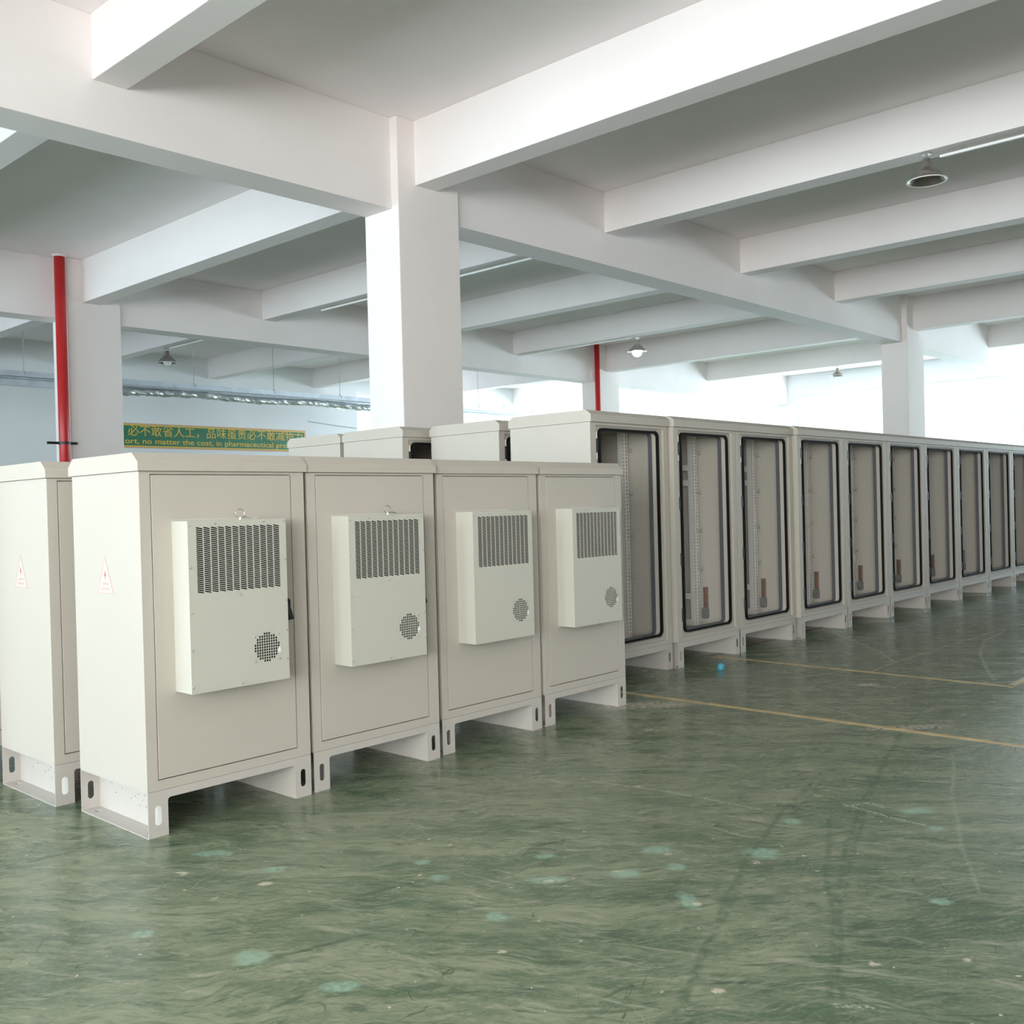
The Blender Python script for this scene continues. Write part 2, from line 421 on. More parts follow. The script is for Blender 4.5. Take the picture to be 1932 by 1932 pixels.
class MB:
    def __init__(s):
        s.bm = bmesh.new()

    def box(s, x0, x1, y0, y1, z0, z1):
        vs = [s.bm.verts.new((x, y, z)) for x in (x0, x1) for y in (y0, y1) for z in (z0, z1)]
        for f in ((0, 1, 3, 2), (4, 6, 7, 5), (0, 4, 5, 1), (2, 3, 7, 6), (0, 2, 6, 4), (1, 5, 7, 3)):
            s.bm.faces.new([vs[i] for i in f])
        return s

    def prism(s, pts, a0, a1, fn):
        """polygon pts (u,v) extruded in w from a0 to a1; fn maps (u,v,w) to xyz"""
        A = [s.bm.verts.new(fn(u, v, a0)) for u, v in pts]
        B = [s.bm.verts.new(fn(u, v, a1)) for u, v in pts]
        s.bm.faces.new(A)
        s.bm.faces.new(B[::-1])
        k = len(pts)
        for i in range(k):
            s.bm.faces.new((A[i], B[i], B[(i + 1) % k], A[(i + 1) % k]))
        return s

    def plate(s, outline, holes, a0, a1, fn):
        """sheet with holes cut through it"""
        t = bmesh.new()
        for loop in [outline] + holes:
            vs = [t.verts.new((u, v, 0)) for u, v in loop]
            for i in range(len(vs)):
                t.edges.new((vs[i], vs[(i + 1) % len(vs)]))
        bmesh.ops.triangle_fill(t, use_beauty=True, use_dissolve=False, edges=t.edges[:], normal=(0, 0, 1))
        t.verts.ensure_lookup_table()
        t.verts.index_update()
        A = [s.bm.verts.new(fn(v.co.x, v.co.y, a0)) for v in t.verts]
        B = [s.bm.verts.new(fn(v.co.x, v.co.y, a1)) for v in t.verts]
        for f in t.faces:
            ids = [v.index for v in f.verts]
            s.bm.faces.new([A[i] for i in ids])
            s.bm.faces.new([B[i] for i in ids[::-1]])
        for e in t.edges:
            if len(e.link_faces) == 1:
                i, j = e.verts[0].index, e.verts[1].index
                s.bm.faces.new((A[i], A[j], B[j], B[i]))
        t.free()
        return s

    def tube(s, pts, r, n=10, closed=False, cap=True):
        pts = [Vector(p) for p in pts]
        k = len(pts)
        rings = []
        up = None
        for i, p in enumerate(pts):
            if closed:
                d = (pts[(i + 1) % k] - pts[i - 1]).normalized()
            else:
                d = (pts[min(i + 1, k - 1)] - pts[max(i - 1, 0)]).normalized()
            if up is None:
                up = Vector((0, 0, 1)) if abs(d.z) < .9 else Vector((1, 0, 0))
            a = d.cross(up).normalized()
            up = a.cross(d).normalized()
            rr = r[i] if isinstance(r, (list, tuple)) else r
            rings.append([s.bm.verts.new(p + (a * math.cos(2 * PI * j / n) + up * math.sin(2 * PI * j / n)) * rr) for j in range(n)])
        for i in range(k if closed else k - 1):
            A, B = rings[i], rings[(i + 1) % k]
            for j in range(n):
                s.bm.faces.new((A[j], A[(j + 1) % n], B[(j + 1) % n], B[j]))
        if cap and not closed:
            s.bm.faces.new(rings[0][::-1])
            s.bm.faces.new(rings[-1])
        return s

    def lathe(s, prof, n=32, c=(0, 0, 0), closed=False):
        rings = []
        for (r, z) in prof:
            if r < 1e-6:
                rings.append([s.bm.verts.new((c[0], c[1], c[2] + z))])
            else:
                rings.append([s.bm.verts.new((c[0] + r * math.cos(2 * PI * j / n), c[1] + r * math.sin(2 * PI * j / n), c[2] + z)) for j in range(n)])
        pr = list(zip(rings[:-1], rings[1:]))
        if closed:
            pr.append((rings[-1], rings[0]))
        for A, B in pr:
            for j in range(n):
                k = (j + 1) % n
                if len(A) == 1 and len(B) == 1:
                    continue
                if len(A) == 1:
                    s.bm.faces.new((A[0], B[j], B[k]))
                elif len(B) == 1:
                    s.bm.faces.new((A[j], A[k], B[0]))
                else:
                    s.bm.faces.new((A[j], A[k], B[k], B[j]))
        return s

    def build(s, name, mat, parent=None, loc=(0, 0, 0), bevel=0.0, smooth=False):
        bmesh.ops.recalc_face_normals(s.bm, faces=s.bm.faces[:])
        me = bpy.data.meshes.new(name)
        s.bm.to_mesh(me)
        s.bm.free()
        for mm in (mat if isinstance(mat, (list, tuple)) else [mat]):
            me.materials.append(mm)
        if smooth:
            for p in me.polygons:
                p.use_smooth = True
        o = bpy.data.objects.new(name, me)
        COL.objects.link(o)
        o.location = loc
        if parent:
            o.parent = parent
        if bevel:
            b = o.modifiers.new('bevel', 'BEVEL')
            b.width = bevel
            b.segments = 2
            b.limit_method = 'ANGLE'
            b.angle_limit = math.radians(40)
        return o

def tag(o, label=None, cat=None, group=None, kind=None):
    if label: o['label'] = label
    if cat: o['category'] = cat
    if group: o['group'] = group
    if kind: o['kind'] = kind
    return o

def empty(name, loc, label, cat, group=None):
    o = bpy.data.objects.new(name, None)
    o.empty_display_size = .2
    COL.objects.link(o)
    o.location = loc
    return tag(o, label, cat, group)

def kids(o):
    return [c for c in COL.objects if c.parent == o]

def copy_tree(o, parent=None, skip=()):
    c = o.copy()
    COL.objects.link(c)
    if parent:
        c.parent = parent
    for ch in kids(o):
        if ch.name.split('.')[0] not in skip:
            copy_tree(ch, c, skip)
    return c

def rrect(u0, u1, v0, v1, r, n=5):
    pts = []
    for cx, cy, a in ((u1 - r, v0 + r, -90), (u1 - r, v1 - r, 0), (u0 + r, v1 - r, 90), (u0 + r, v0 + r, 180)):
        for i in range(n + 1):
            t = math.radians(a + 90 * i / n)
            pts.append((cx + r * math.cos(t), cy + r * math.sin(t)))
    return pts

def rect(u0, u1, v0, v1):
    return [(u0, v0), (u1, v0), (u1, v1), (u0, v1)]
XZ = lambda u, v, w: (u, w, v)        # sheet facing Y
YZ = lambda u, v, w: (w, u, v)        # sheet facing X
XY = lambda u, v, w: (u, v, w)

# ------------------------------------------------------------------ building shell
X0, X1, Y0, Y1 = -7.0, 32.0, -8.2, 24.53
SZ, GZ, BZ, AZ = 5.6, 4.62, 5.05, 4.90
floor_mesh()
tag(MB().box(X0 - .3, X1 + .3, Y0 - .3, Y1 + .3, SZ, SZ + .2).build('ceiling', M['ceil']), kind='structure')

def wall(name, u0, u1, wins, fn, a0, a1, mat='wall'):
    holes = [rect(a, b, z0, z1) for a, b, z0, z1 in wins]
    tag(MB().plate(rect(u0, u1, 0, SZ), holes, a0, a1, fn).build(name, M[mat]), kind='structure')

WINN = [0]
def window(a, b, z0, z1, fn, w):
    WINN[0] += 1
    m = MB()
    t = .05
    m.plate(rect(a, b, z0, z1), [rect(a + t, b - t, z0 + t, z1 - t)], w - .03, w + .03, fn)
    k = max(2, round((b - a) / 1.2))
    for i in range(1, k):
        c = a + (b - a) * i / k
        m.prism(rect(c - .02, c + .02, z0 + t, z1 - t), w - .02, w + .02, fn)
    zc = z0 + (z1 - z0) * .7
    m.prism(rect(a + t, b - t, zc - .02, zc + .02), w - .025, w + .025, fn)
    fr = tag(m.build('window_%d' % WINN[0], M['window_frame']), kind='structure')
    g = MB().prism(rect(a + t, b - t, z0 + t, z1 - t), w - .003, w + .003, fn).build('glass_pane', M['glass'], fr)

back_w = [(19.6, 26.4, 1.0, 5.0), (27.4, 31.6, 1.0, 5.0)]
east_w = [(-7.6, -.6, 1.0, 4.9), (.8, 7.9, 1.0, 4.9), (8.9, 16.1, 1.0, 4.9), (17.2, 24.0, 1.0, 4.9)]
west_w = [(-7.6, -.6, .9, 4.5), (.8, 7.9, .9, 4.5), (8.9, 16.1, .9, 4.5), (17.2, 24.0, .9, 4.5)]
south_w = []
wall('wall_back', X0, X1, back_w, XZ, Y1, Y1 + .25)
wall('wall_right', Y0, Y1, east_w, YZ, X1, X1 + .25)
wall('wall_left', Y0, Y1, west_w, YZ, X0 - .25, X0)
wall('wall_front', X0, X1, south_w, XZ, Y0 - .25, Y0, 'wall_low_bounce')  # unseen wall, kept windowless and grey so cabinet fronts get less light
for w_, fn, p in ((back_w, XZ, Y1 + .12), (east_w, YZ, X1 + .12), (west_w, YZ, X0 - .12), (south_w, XZ, Y0 - .12)):
    for a, b, z0, z1 in w_:
        window(a, b, z0, z1, fn, p)

GIRD = [(.02, .46), (8.209, 8.647), (16.398, 16.84)]
for gy0, gy1 in GIRD:
    tag(MB().box(X0, X1, gy0, gy1, GZ, SZ).build('ceiling_girder', M['beam'], bevel=.006), kind='structure')
BEAMX = [(-3.25, BZ), (.3, BZ), (3.85, BZ), (7.36, AZ), (10.88, BZ), (14.49, BZ), (17.95, BZ), (21.5, AZ), (26.75, BZ)]
spans = [(Y0, .02), (.46, 8.209), (8.647, 16.398), (16.84, Y1)]
for bx, bz in BEAMX:
    for a, b in spans:
        tag(MB().box(bx, bx + .30, a, b, bz, SZ).build('ceiling_beam', M['beam'], bevel=.006), kind='structure')
for cx in (-6.95, 7.107, 21.16):
    for cy in (-.09, 8.10, 16.28):
        tag(MB().box(cx, cx + .90, cy, cy + .563, 0, SZ).build('concrete_column', M['column'], bevel=.008), kind='structure')

# ------------------------------------------------------------------ floor lines
def strip(name, x0, y0, x1, y1, w, mat, label):
    d = Vector((x1 - x0, y1 - y0)).normalized()
    nrm = Vector((-d.y, d.x)) * w / 2
    pts = [(x0 + nrm.x, y0 + nrm.y), (x0 - nrm.x, y0 - nrm.y), (x1 - nrm.x, y1 - nrm.y), (x1 + nrm.x, y1 + nrm.y)]
    return tag(MB().prism(pts, .0, .0012, XY).build(name, mat), label, 'floor line')
strip('floor_line', 5.93, 4.6, 5.89, -4.0, .055, M['yellow'], 'long yellow line on the green floor coming out past the fourth fan cabinet')
strip('floor_line', 7.755, 4.77, 7.694, 2.24, .05, M['yellow'], 'shorter yellow line on the floor in front of the second open cabinet')
strip('floor_line', 7.70, 2.265, 16.0, 2.42, .05, M['yellow'], 'yellow line running away from the far end of the shorter line, at the right edge')
strip('floor_line', 7.755, 4.79, 12.5, 4.93, .04, M['yellowold'], 'faint old yellow line passing under the feet of the open cabinets')

m = MB()
m.lathe([(0, .0), (.028, .0), (.031, .004), (.031, .028), (.026, .046), (.014, .056), (0, .058)], 20)
tag(m.build('plastic_cap', M['blue'], loc=(7.17, 4.33, 0.0), smooth=True), 'small blue plastic cap lying on the green floor before the open cabinets', 'cap')

# ------------------------------------------------------------------ cabinets with fan units
def make_plinth(w, d, h, beam_z, leg, root, slot=(.05, .135), body_h=None):
    m = MB()
    t = .004
    def outline():
        r = .012
        return [(0, 0), (leg, 0), (leg, beam_z - r), (leg + r * .3, beam_z - r * .3), (leg + r, beam_z),
                (w - leg - r, beam_z), (w - leg - r * .3, beam_z - r * .3), (w - leg, beam_z - r), (w - leg, 0), (w, 0), (w, h), (0, h)]
    def holes():
        H = []
        for c in (leg * .5, w - leg * .5):
            H.append(rrect(c - .015, c + .015, slot[0], slot[1], .0149, 5))
        return H
    m.plate(outline(), holes(), 0, t, XZ)
    m.plate(outline(), holes(), d - t, d, XZ)
    for s in (0, 1):
        xi = leg - t if s == 0 else w - leg
        rnd = random.Random(3)
        H = []
        k = d / .65
        for (py, pz) in ((.17, .155), (.23, .165), (.2, .135), (.26, .13), (.22, .11), (.29, .115), (.19, .085), (.25, .08), (.33, .10), (.42, .13), (.48, .10), (.52, .14)):
            y, z = py * k, pz * h / .2
            H.append([(y + .004 * math.cos(a), z + .004 * math.sin(a)) for a in [i * PI / 3 for i in range(6)]])
        m.plate(rect(t, d - t, 0, h), H, xi, xi + t, YZ)
        x0_, x1_ = (0, leg - t) if s == 0 else (w - leg + t, w)
        hole = [(((x0_ + x1_) / 2) + .014 * math.cos(a), d - .07 + .014 * math.sin(a)) for a in [i * PI / 6 for i in range(12)]]
        hole2 = [(u, d - v) for u, v in hole]
        m.plate(rect(x0_, x1_, t, d - t), [hole, hole2[::-1]], 0, t, XY)
    m.box(t, w - t, t, d - t, h - .004, h)
    return m.build('base_frame', M['plinth'], root)

def make_cap(w, d, z, root, zlo=.04, zup=.041, over=.015, side=.012):
    pr = [(-over, z), (-over, z + zlo), (.035, z + zlo + zup), (d - .035, z + zlo + zup), (d + over, z + zlo), (d + over, z)]
    m = MB()
    m.prism(pr, -side, w + side, YZ)
    return m.build('rain_cap', M['capm'], root, bevel=.002)

FW, FD = .849, .654
def make_ac(root):
    ax, az, aw, ah, ad = .145, .617, .50, .748, .137
    m = MB()
    # housing: four sides and a back
    m.box(ax, ax + .003, -ad + .002, -.001, az, az + ah)
    m.box(ax + aw - .003, ax + aw, -ad + .002, -.001, az, az + ah)
    m.box(ax + .003, ax + aw - .003, -ad + .002, -.001, az, az + .003)
    m.box(ax + .003, ax + aw - .003, -ad + .002, -.001, az + ah - .003, az + ah)
    m.box(ax - .004, ax + aw - .06, -.004, -.0005, az + ah, az + ah + .010)
    hs = m.build('air_conditioner', M['ac'], root)
    tag(hs, 'slightly greener grey fan unit housing')
    m = MB()
    m.box(ax + .006, ax + aw - .006, -ad + .03, -.01, az + .006, az + ah - .006)
    m.build('cooling_coil', M['fins'], hs)
    holes = []
    nc, nr = 12, 33
    lu0, lu1 = ax + .038, ax + .466
    lz1, lz0 = az + ah - .028, az + ah - .315
    pc, pr = (lu1 - lu0) / nc, (lz1 - lz0) / nr
    L_, hh = pc * .455, pr * .33
    for i in range(nc):
        for j in range(nr):
            cx, cz = lu0 + (i + .5) * pc, lz0 + (j + .5) * pr
            tlt = -.22
            pts = []
            for (a, b) in ((-L_, -hh * .5), (-L_ + hh, -hh), (L_ - hh, -hh), (L_, -hh * .5), (L_, hh * .5), (L_ - hh, hh), (-L_ + hh, hh), (-L_, hh * .5)):
                pts.append((cx + a, cz + b + a * tlt))
            holes.append(pts)
    fc, fz, fr = ax + .383, az + ah - .588, .068
    p = .0124
    for i in range(-5, 6):
        for j in range(-5, 6):
            if math.hypot(i, j) * p <= fr - .004:
                holes.append(rect(fc + i * p - .0048, fc + i * p + .0048, fz + j * p - .0048, fz + j * p + .0048))
    m = MB()
    m.plate(rect(ax - .0005, ax + aw + .0005, az - .0005, az + ah + .0005), holes, -ad, -ad + .002, XZ)
    m.build('grille_cover', M['ac'], hs)
    m = MB()
    m.lathe([(0, -.002), (.0055, -.002), (.0048, .002), (0, .0035)], 10)
    sm = None
    spots = [(.008, .02), (.13, .012), (.38, .012), (.49, .012), (.008, .20), (.008, .40), (.008, .56), (.008, .72), (.492, .19), (.492, .38), (.492, .52), (.492, .655),
             (.25, .735), (.25, .335), (.318, .535), (.448, .535), (.318, .648), (.448, .648)]
    for (sx, sz_) in spots:
        if sm is None:
            sm = m.build('screw', M['screw'], hs, loc=(ax + sx, -ad - .001, az + ah - sz_))
            sm.rotation_euler = (PI / 2, 0, 0)
            sc0 = sm
        else:
            c = sc0.copy()
            COL.objects.link(c)
            c.parent = hs
            c.location = (ax + sx, -ad - .001, az + ah - sz_)
    m = MB()
    m.prism([(fc + .058, fz - .03), (fc + .072, fz - .03), (fc + .072, fz - .014), (fc + .066, fz - .004), (fc + .058, fz - .014)], -ad - .0012, -ad, XZ)
    tag(m.build('rating_label', M['bulbglass'], hs), 'small glossy white label at the fan grille')
    return hs

def make_fan_cabinet():
    root = bpy.data.objects.new('outdoor_cabinet', None)
    COL.objects.link(root)
    w, d, h0, h1 = FW, FD, .2, 1.585
    make_plinth(w, d, h0 - .0015, .162, .093, root)
    m = MB()
    dx0, dx1, dz0, dz1 = .050, .775, .243, 1.574
    m.plate(rect(0, w, h0, h1), [rect(dx0, dx1, dz0, dz1)], 0, .024, XZ)
    m.box(0, w, .024, d, h0, h1)
    m.build('body', M['cab'], root)
    make_cap(w, d, 1.5865, root)
    m = MB()
    g = .0045
    m.box(dx0 + g, dx1 - g, -.001, .023, dz0 + g, dz1 - g)
    dr = m.build('door', M['cab'], root, bevel=.0015)
    m = MB()
    m.prism([(.718, .872), (.748, .872), (.748, .965), (.742, .975), (.718, .975)], -.012, -.0012, XZ)
    m.prism([(-.012, .875), (-.040, .877), (-.044, .886), (-.034, .905), (-.012, .945)], .721, .744, YZ)
    hd = m.build('door_handle', M['black'], dr, bevel=.002)
    make_ac(root)
    return root

fan0 = make_fan_cabinet()
ringm = MB()
ringm.tube([(.022 * math.cos(a), 0, .028 + .020 * math.sin(a)) for a in [i * PI / 8 for i in range(16)]], .0022, 6, closed=True)
ringm.tube([(0, 0, 0), (0, 0, .012)], .004, 8)
ringm.tube([(.006, 0, .010), (.03, 0, .012), (.062, -.002, .006)], [.004, .006, .002], 6)

def sticker(root):
    # warning triangle on the left flank: outline, flash and two lines of print
    y0, z0, wd, ht = .337, 1.045, .160, .170
    m = MB()
    x = -.0012
    tri = [(y0 - wd / 2, z0), (y0 + wd / 2, z0), (y0, z0 + ht)]
    inn = [(y0 - wd / 2 + .009, z0 + .005), (y0 + wd / 2 - .009, z0 + .005), (y0, z0 + ht - .012)]
    m.plate(tri, [inn], x, -.0001, YZ)
    s = m.build('warning_triangle', M['stickerred'], root)
    tag(s, 'faded red triangular electrical warning sticker')
    m = MB()
    m.prism(inn, x * .6, -.0001, YZ)
    m.build('sticker_face', M['sticker'], s)
    m = MB()
    c, z = y0, z0 + .085
    m.prism([(c + .004, z + .022), (c - .008, z - .001), (c - .001, z - .001), (c - .004, z - .02), (c + .009, z + .004), (c + .002, z + .004)], x * 1.5, x, YZ)
    m.build('flash_symbol', M['stickerdark'], s)
    m = MB()
    for k, (zz, hw) in enumerate(((z0 + .045, .030), (z0 + .022, .042))):
        nn = 6 if k else 5
        for i in range(nn):
            cy = c - hw + (i + .5) * 2 * hw / nn
            m.prism(rect(cy - .0045, cy + .0045, zz - .005, zz + .005), x * 1.2, x * .6, YZ)
    m.build('sticker_print', M['stickerred'], s)

FANG = 'cabinets with fan units'
fans = [
    ((2.068, 4.083), 'light grey fan-unit cabinet nearest the camera, red warning triangle on its bright left side', True, True),
    ((2.943, 4.092), 'second fan-unit cabinet of the front row, small steel ring on top of its fan unit', True, False),
    ((3.841, 4.119), 'third fan-unit cabinet of the front row, between the ringed one and the row end', False, False),
    ((4.733, 4.125), 'fan-unit cabinet at the right end of the front row, nearest the open cabinets', False, False),
    ((2.018, 4.905), 'closed cabinet with a red warning triangle, behind the nearest fan cabinet at the left edge', False, True),
    ((1.69, 5.762), 'closed cabinet barely showing at the extreme left edge, behind the other triangle-marked one', False, False)]
for i, ((x, y), lab, ring, stk) in enumerate(fans):
    if i == 0:
        o = fan0
    elif i < 4:
        o = copy_tree(fan0)
    else:
        o = copy_tree(fan0, skip=('air_conditioner',))
    o.location = (x, y, 0)
    tag(o, lab, 'cabinet', FANG)
    fans[i] = o
def child(o, nm):
    return [c for c in kids(o) if c.name.split('.')[0] == nm][0]
r0 = ringm.build('lifting_ring', M['chrome'], child(fans[0], 'air_conditioner'), loc=(.42, -.11, 1.365))
r1 = r0.copy()
COL.objects.link(r1)
r1.parent = child(fans[1], 'air_conditioner')
sticker(fans[0])
sticker(fans[4])

# ------------------------------------------------------------------ open rack cabinets
RW, RD, RZ0, RZ1 = 1.043, .823, .2145, 2.014
def make_rack():
    root = bpy.data.objects.new('rack_cabinet', None)
    COL.objects.link(root)
    w, d = RW, RD
    make_plinth(w, d, RZ0 - .0015, .165, .085, root, (.06, .14))
    ox0, ox1, oz0, oz1 = .114, .904, .292, 1.966
    m = MB()
    t = .018
    m.plate(rect(0, w, RZ0, RZ1), [rect(.070, w - .062, RZ0 + .035, RZ1 - .022)], 0, .018, XZ)          # outer frame
    m.plate(rect(t, w - t, RZ0 + t, RZ1 - .004), [rrect(ox0, ox1, oz0, oz1, .045, 6)], .018, .022, XZ)         # recessed door seat
    m.plate(rrect(ox0 - .022, ox1 + .022, oz0 - .022, oz1 + .018, .06, 6), [rrect(ox0 - .018, ox1 + .018, oz0 - .018, oz1 + .015, .056, 6)], .008, .018, XZ)  # raised lip
    m.plate(rrect(ox0, ox1, oz0, oz1, .045, 6), [rrect(ox0 + .004, ox1 - .004, oz0 + .004, oz1 - .004, .041, 6)], .022, .085, XZ)  # return flange
    m.box(0, t, .018, d, RZ0, RZ1)
    m.box(w - t, w, .018, d, RZ0, RZ1)
    m.box(t, w - t, d - t, d, RZ0, RZ1)
    m.box(t, w - t, .022, d - t, RZ0, RZ0 + t)
    m.box(t, w - t, .022, d - t, RZ1 - t, RZ1)
    m.build('body', M['cab'], root)
    make_cap(w, d, RZ1 + .0015, root, .058, .034, .015, .008)
    m = MB()
    m.plate(rrect(ox0 - .006, ox1 + .006, oz0 - .006, oz1 + .006, .05, 6), [rrect(ox0 + .012, ox1 - .012, oz0 + .012, oz1 - .012, .036, 6)], -.004, .0175, XZ)
    m.build('door_gasket', M['rubber'], root)
    m = MB()
    m.plate(rrect(ox0 + .004, ox1 - .004, oz0 + .004, oz1 - .004, .041, 6), [rrect(ox0 + .012, ox1 - .012, oz0 + .012, oz1 - .012, .034, 6)], .060, .095, XZ)
    m.build('inner_seal', M['seal'], root)
    hm = MB()
    hm.box(-.026, .016, -.016, .0, -.055, .055)
    hm.box(-.022, -.010, -.022, -.012, -.04, .04)
    h0 = hm.build('hinge', M['black'], root, loc=(.100, .0178, 1.836), bevel=.002)
    for z in (1.373, .903, .439):
        c = h0.copy()
        COL.objects.link(c)
        c.parent = root
        c.location = (.100, .0178, z)
    # hinge cover plates, pale
    for z in (1.915, 1.76):
        MB().box(.076, .092, .004, .0178, z - .028, z + .028).build('hinge_plate', M['trunk'], root)
    # uprights with square punched holes
    def upright(side):
        xw = w - t if side else t
        s = -1 if side else 1
        m = MB()
        z0, z1 = RZ0 + .019, RZ1 - .019
        a, b = xw + s * .030, xw + s * .075
        u0, u1 = min(a, b), max(a, b)
        cu = (u0 + u1) / 2
        H = []
        k = 56
        for i in range(k):
            z = z0 + .04 + i * (z1 - z0 - .08) / (k - 1)
            H.append(rect(cu - .008, cu + .008, z - .009, z + .009))
        m.plate(rect(u0, u1, z0, z1), H, .375, .378, XZ)
        m.plate(rect(.378, .45, z0, z1), [rect(.388, .398, z0 + .04 + i * (z1 - z0 - .08) / (k - 1) - .005, z0 + .04 + i * (z1 - z0 - .08) / (k - 1) + .005) for i in range(k)],
                b - .0015 if side else b - .0015, b + .0015, YZ)
        m.box(u0, u1, .447, .45, z0, z1)
        up_ = m.build('rack_upright', M['zinc'], root)
        bm_ = MB()
        bw = .03
        g0, g1 = (b - .006, b - .003) if side else (b + .003, b + .006)
        bm_.plate(rect(.40, d - t, -.028, .028), [rrect(.425, .437, .004, .016, .005, 3), rrect(.425, .437, -.016, -.004, .005, 3)], g0, g1, YZ)
        f0, f1 = (min(g0, xw), max(g0, xw))
        bm_.box(f0, f1, .47, d - t, -.028, -.024)
        c0 = bm_.build('cross_bracket', M['zinc'], up_, loc=(0, 0, 1.70))
        for z in (1.56, .506, .262):
            c = c0.copy()
            COL.objects.link(c)
            c.parent = up_
            c.location = (0, 0, z)
        return up_
    upright(1)
    upright(0)
    hk = MB()
    hk.prism([(0, -.022), (-.050, -.004), (-.050, .002), (0, .022), (0, .014), (-.034, 0), (0, -.014)], -.004, .004, lambda u, v, q: (w - t + u, .352 + q, v))
    hk.box(w - t - .006, w - t, .33, .372, -.024, -.018)
    k0 = hk.build('wall_hook', M['cab'], root, loc=(0, 0, 1.835))
    for z in (1.472, 1.116, .760):
        c = k0.copy()
        COL.objects.link(c)
        c.parent = root
        c.location = (0, 0, z)
    m = MB()
    m.box(.30, .42, .12, .15, RZ1 - t - .030, RZ1 - t - .012)
    m.box(.31, .33, .13, .145, RZ1 - t - .012, RZ1 - t)
    m.build('door_stay', M['chrome'], root, bevel=.002)
    m = MB()
    for i in range(11):
        z = .418 + i * .016
        m.tube([(w - t - .010, .312, z - .005), (w - t - .022, .326, z), (w - t - .012, .346, z + .007)], .0034, 6)
    m.box(w - t - .012, w - t - .009, .322, .336, .41, .588)
    m.build('copper_earth_bar', M['copper'], root)
    m = MB()
    m.prism(rect(.304, .356, .40, .592), w - t - .008, w - t, YZ)
    m.prism(rrect(.298, .362, .300, .405, .02, 4), w - t - .030, w - t, YZ)
    m.prism(rrect(.31, .35, .345, .395, .008, 4), w - t - .040, w - t - .030, YZ)
    for z in (.32, .335):
        m.tube([(w - t - .033, .31, z), (w - t - .036, .33, z + .006), (w - t - .033, .352, z)], .004, 6)
    m.build('terminal_block', M['term'], root)
    return root

rack0 = make_rack()
RG = 'open rack cabinets'
rx = [7.037, 8.0577, 9.1479, 10.227, 11.3567, 12.4896, 13.6344, 14.8128, 15.9375, 17.06]
racks = [
    # x, y, width factor, label, skipped parts
    (5.975, 4.69, .995, 'nearest open beige cabinet, no copper bar, partly hidden by the last fan cabinet', ('copper_earth_bar', 'terminal_block')),
    (6.017, 5.681, 1.0, 'open cabinet behind the nearest open one, only its lit side and dark upper corner showing', ()),
    (5.757, 6.59, 1.0, 'open cabinet right below the big white column, black opening corner showing at its right', ()),
    (5.790, 7.51, 1.0, 'cabinet top beside the green banner, rearmost and leftmost of the tall cabinets', ()),
]
words = ['open beige cabinet with copper bar, standing right behind the small blue cap on the floor',
         'open beige cabinet just right of the one by the blue cap, copper bar catching light',
         'open beige cabinet whose cap corner juts forward, third along from the blue cap',
         'open cabinet right of the jutting-cap one, upright still visible at its left',
         'open cabinet directly below the far white column, fifth along from the blue cap',
         'open cabinet just right of the far white column, reddish copper low inside',
         'second open cabinet right of the far column, only a grey block low inside',
         'last open cabinet of the receding row seen whole, bare wall inside',
         'last open cabinet of the receding row, cut by the right picture edge']
for i, lab in enumerate(words):
    y = 4.65 if i < 2 else 4.605
    f = min((rx[i + 1] - rx[i] - .022) / RW, 1.12)
    sk = ('copper_earth_bar',) if i == 6 else (('copper_earth_bar', 'terminal_block') if i > 6 else ())
    racks.append((rx[i], y, f, lab, sk))
for i, (x, y, f, lab, sk) in enumerate(racks):
    o = copy_tree(rack0, skip=sk)
    o.location = (x, y, 0)
    o.scale = (f, 1, 1)
    tag(o, lab, 'cabinet', RG)
def drop(o):
    for c in kids(o):
        drop(c)
    bpy.data.objects.remove(o)
drop(rack0)

# ------------------------------------------------------------------ red pipes
def pipe(x, y, r, label):
    root = empty('fire_pipe', (x, y, 0), label, 'pipe', 'red fire pipes on the columns')
    MB().tube([(0, 0, 0), (0, 0, SZ - .002)], r, 20).build('pipe_run', M['red'], root, smooth=True)
    m = MB()
    m.lathe([(r + .002, 2.555), (r + .012, 2.555), (r + .012, 2.60), (r + .002, 2.60)], 20, closed=True)
    m.box(-.26, -r - .005, .02, .05, 2.56, 2.60)
    m.box(r + .005, .22, .02, .05, 2.56, 2.60)
    m.build('pipe_clamp', M['black'], root)
    m = MB()
    m.lathe([(r + .001, SZ - .03), (r + .03, SZ - .012), (r + .03, SZ - .001), (r + .001, SZ - .001)], 20, closed=True)
    m.build('ceiling_collar', M['beam'], root)
    return root
pipe(6.965, 16.19, .083, 'red fire pipe running up the white column at the left, black clamp low down')
pipe(21.02, 16.21, .068, 'red fire pipe on the far column beside the glowing lamp')

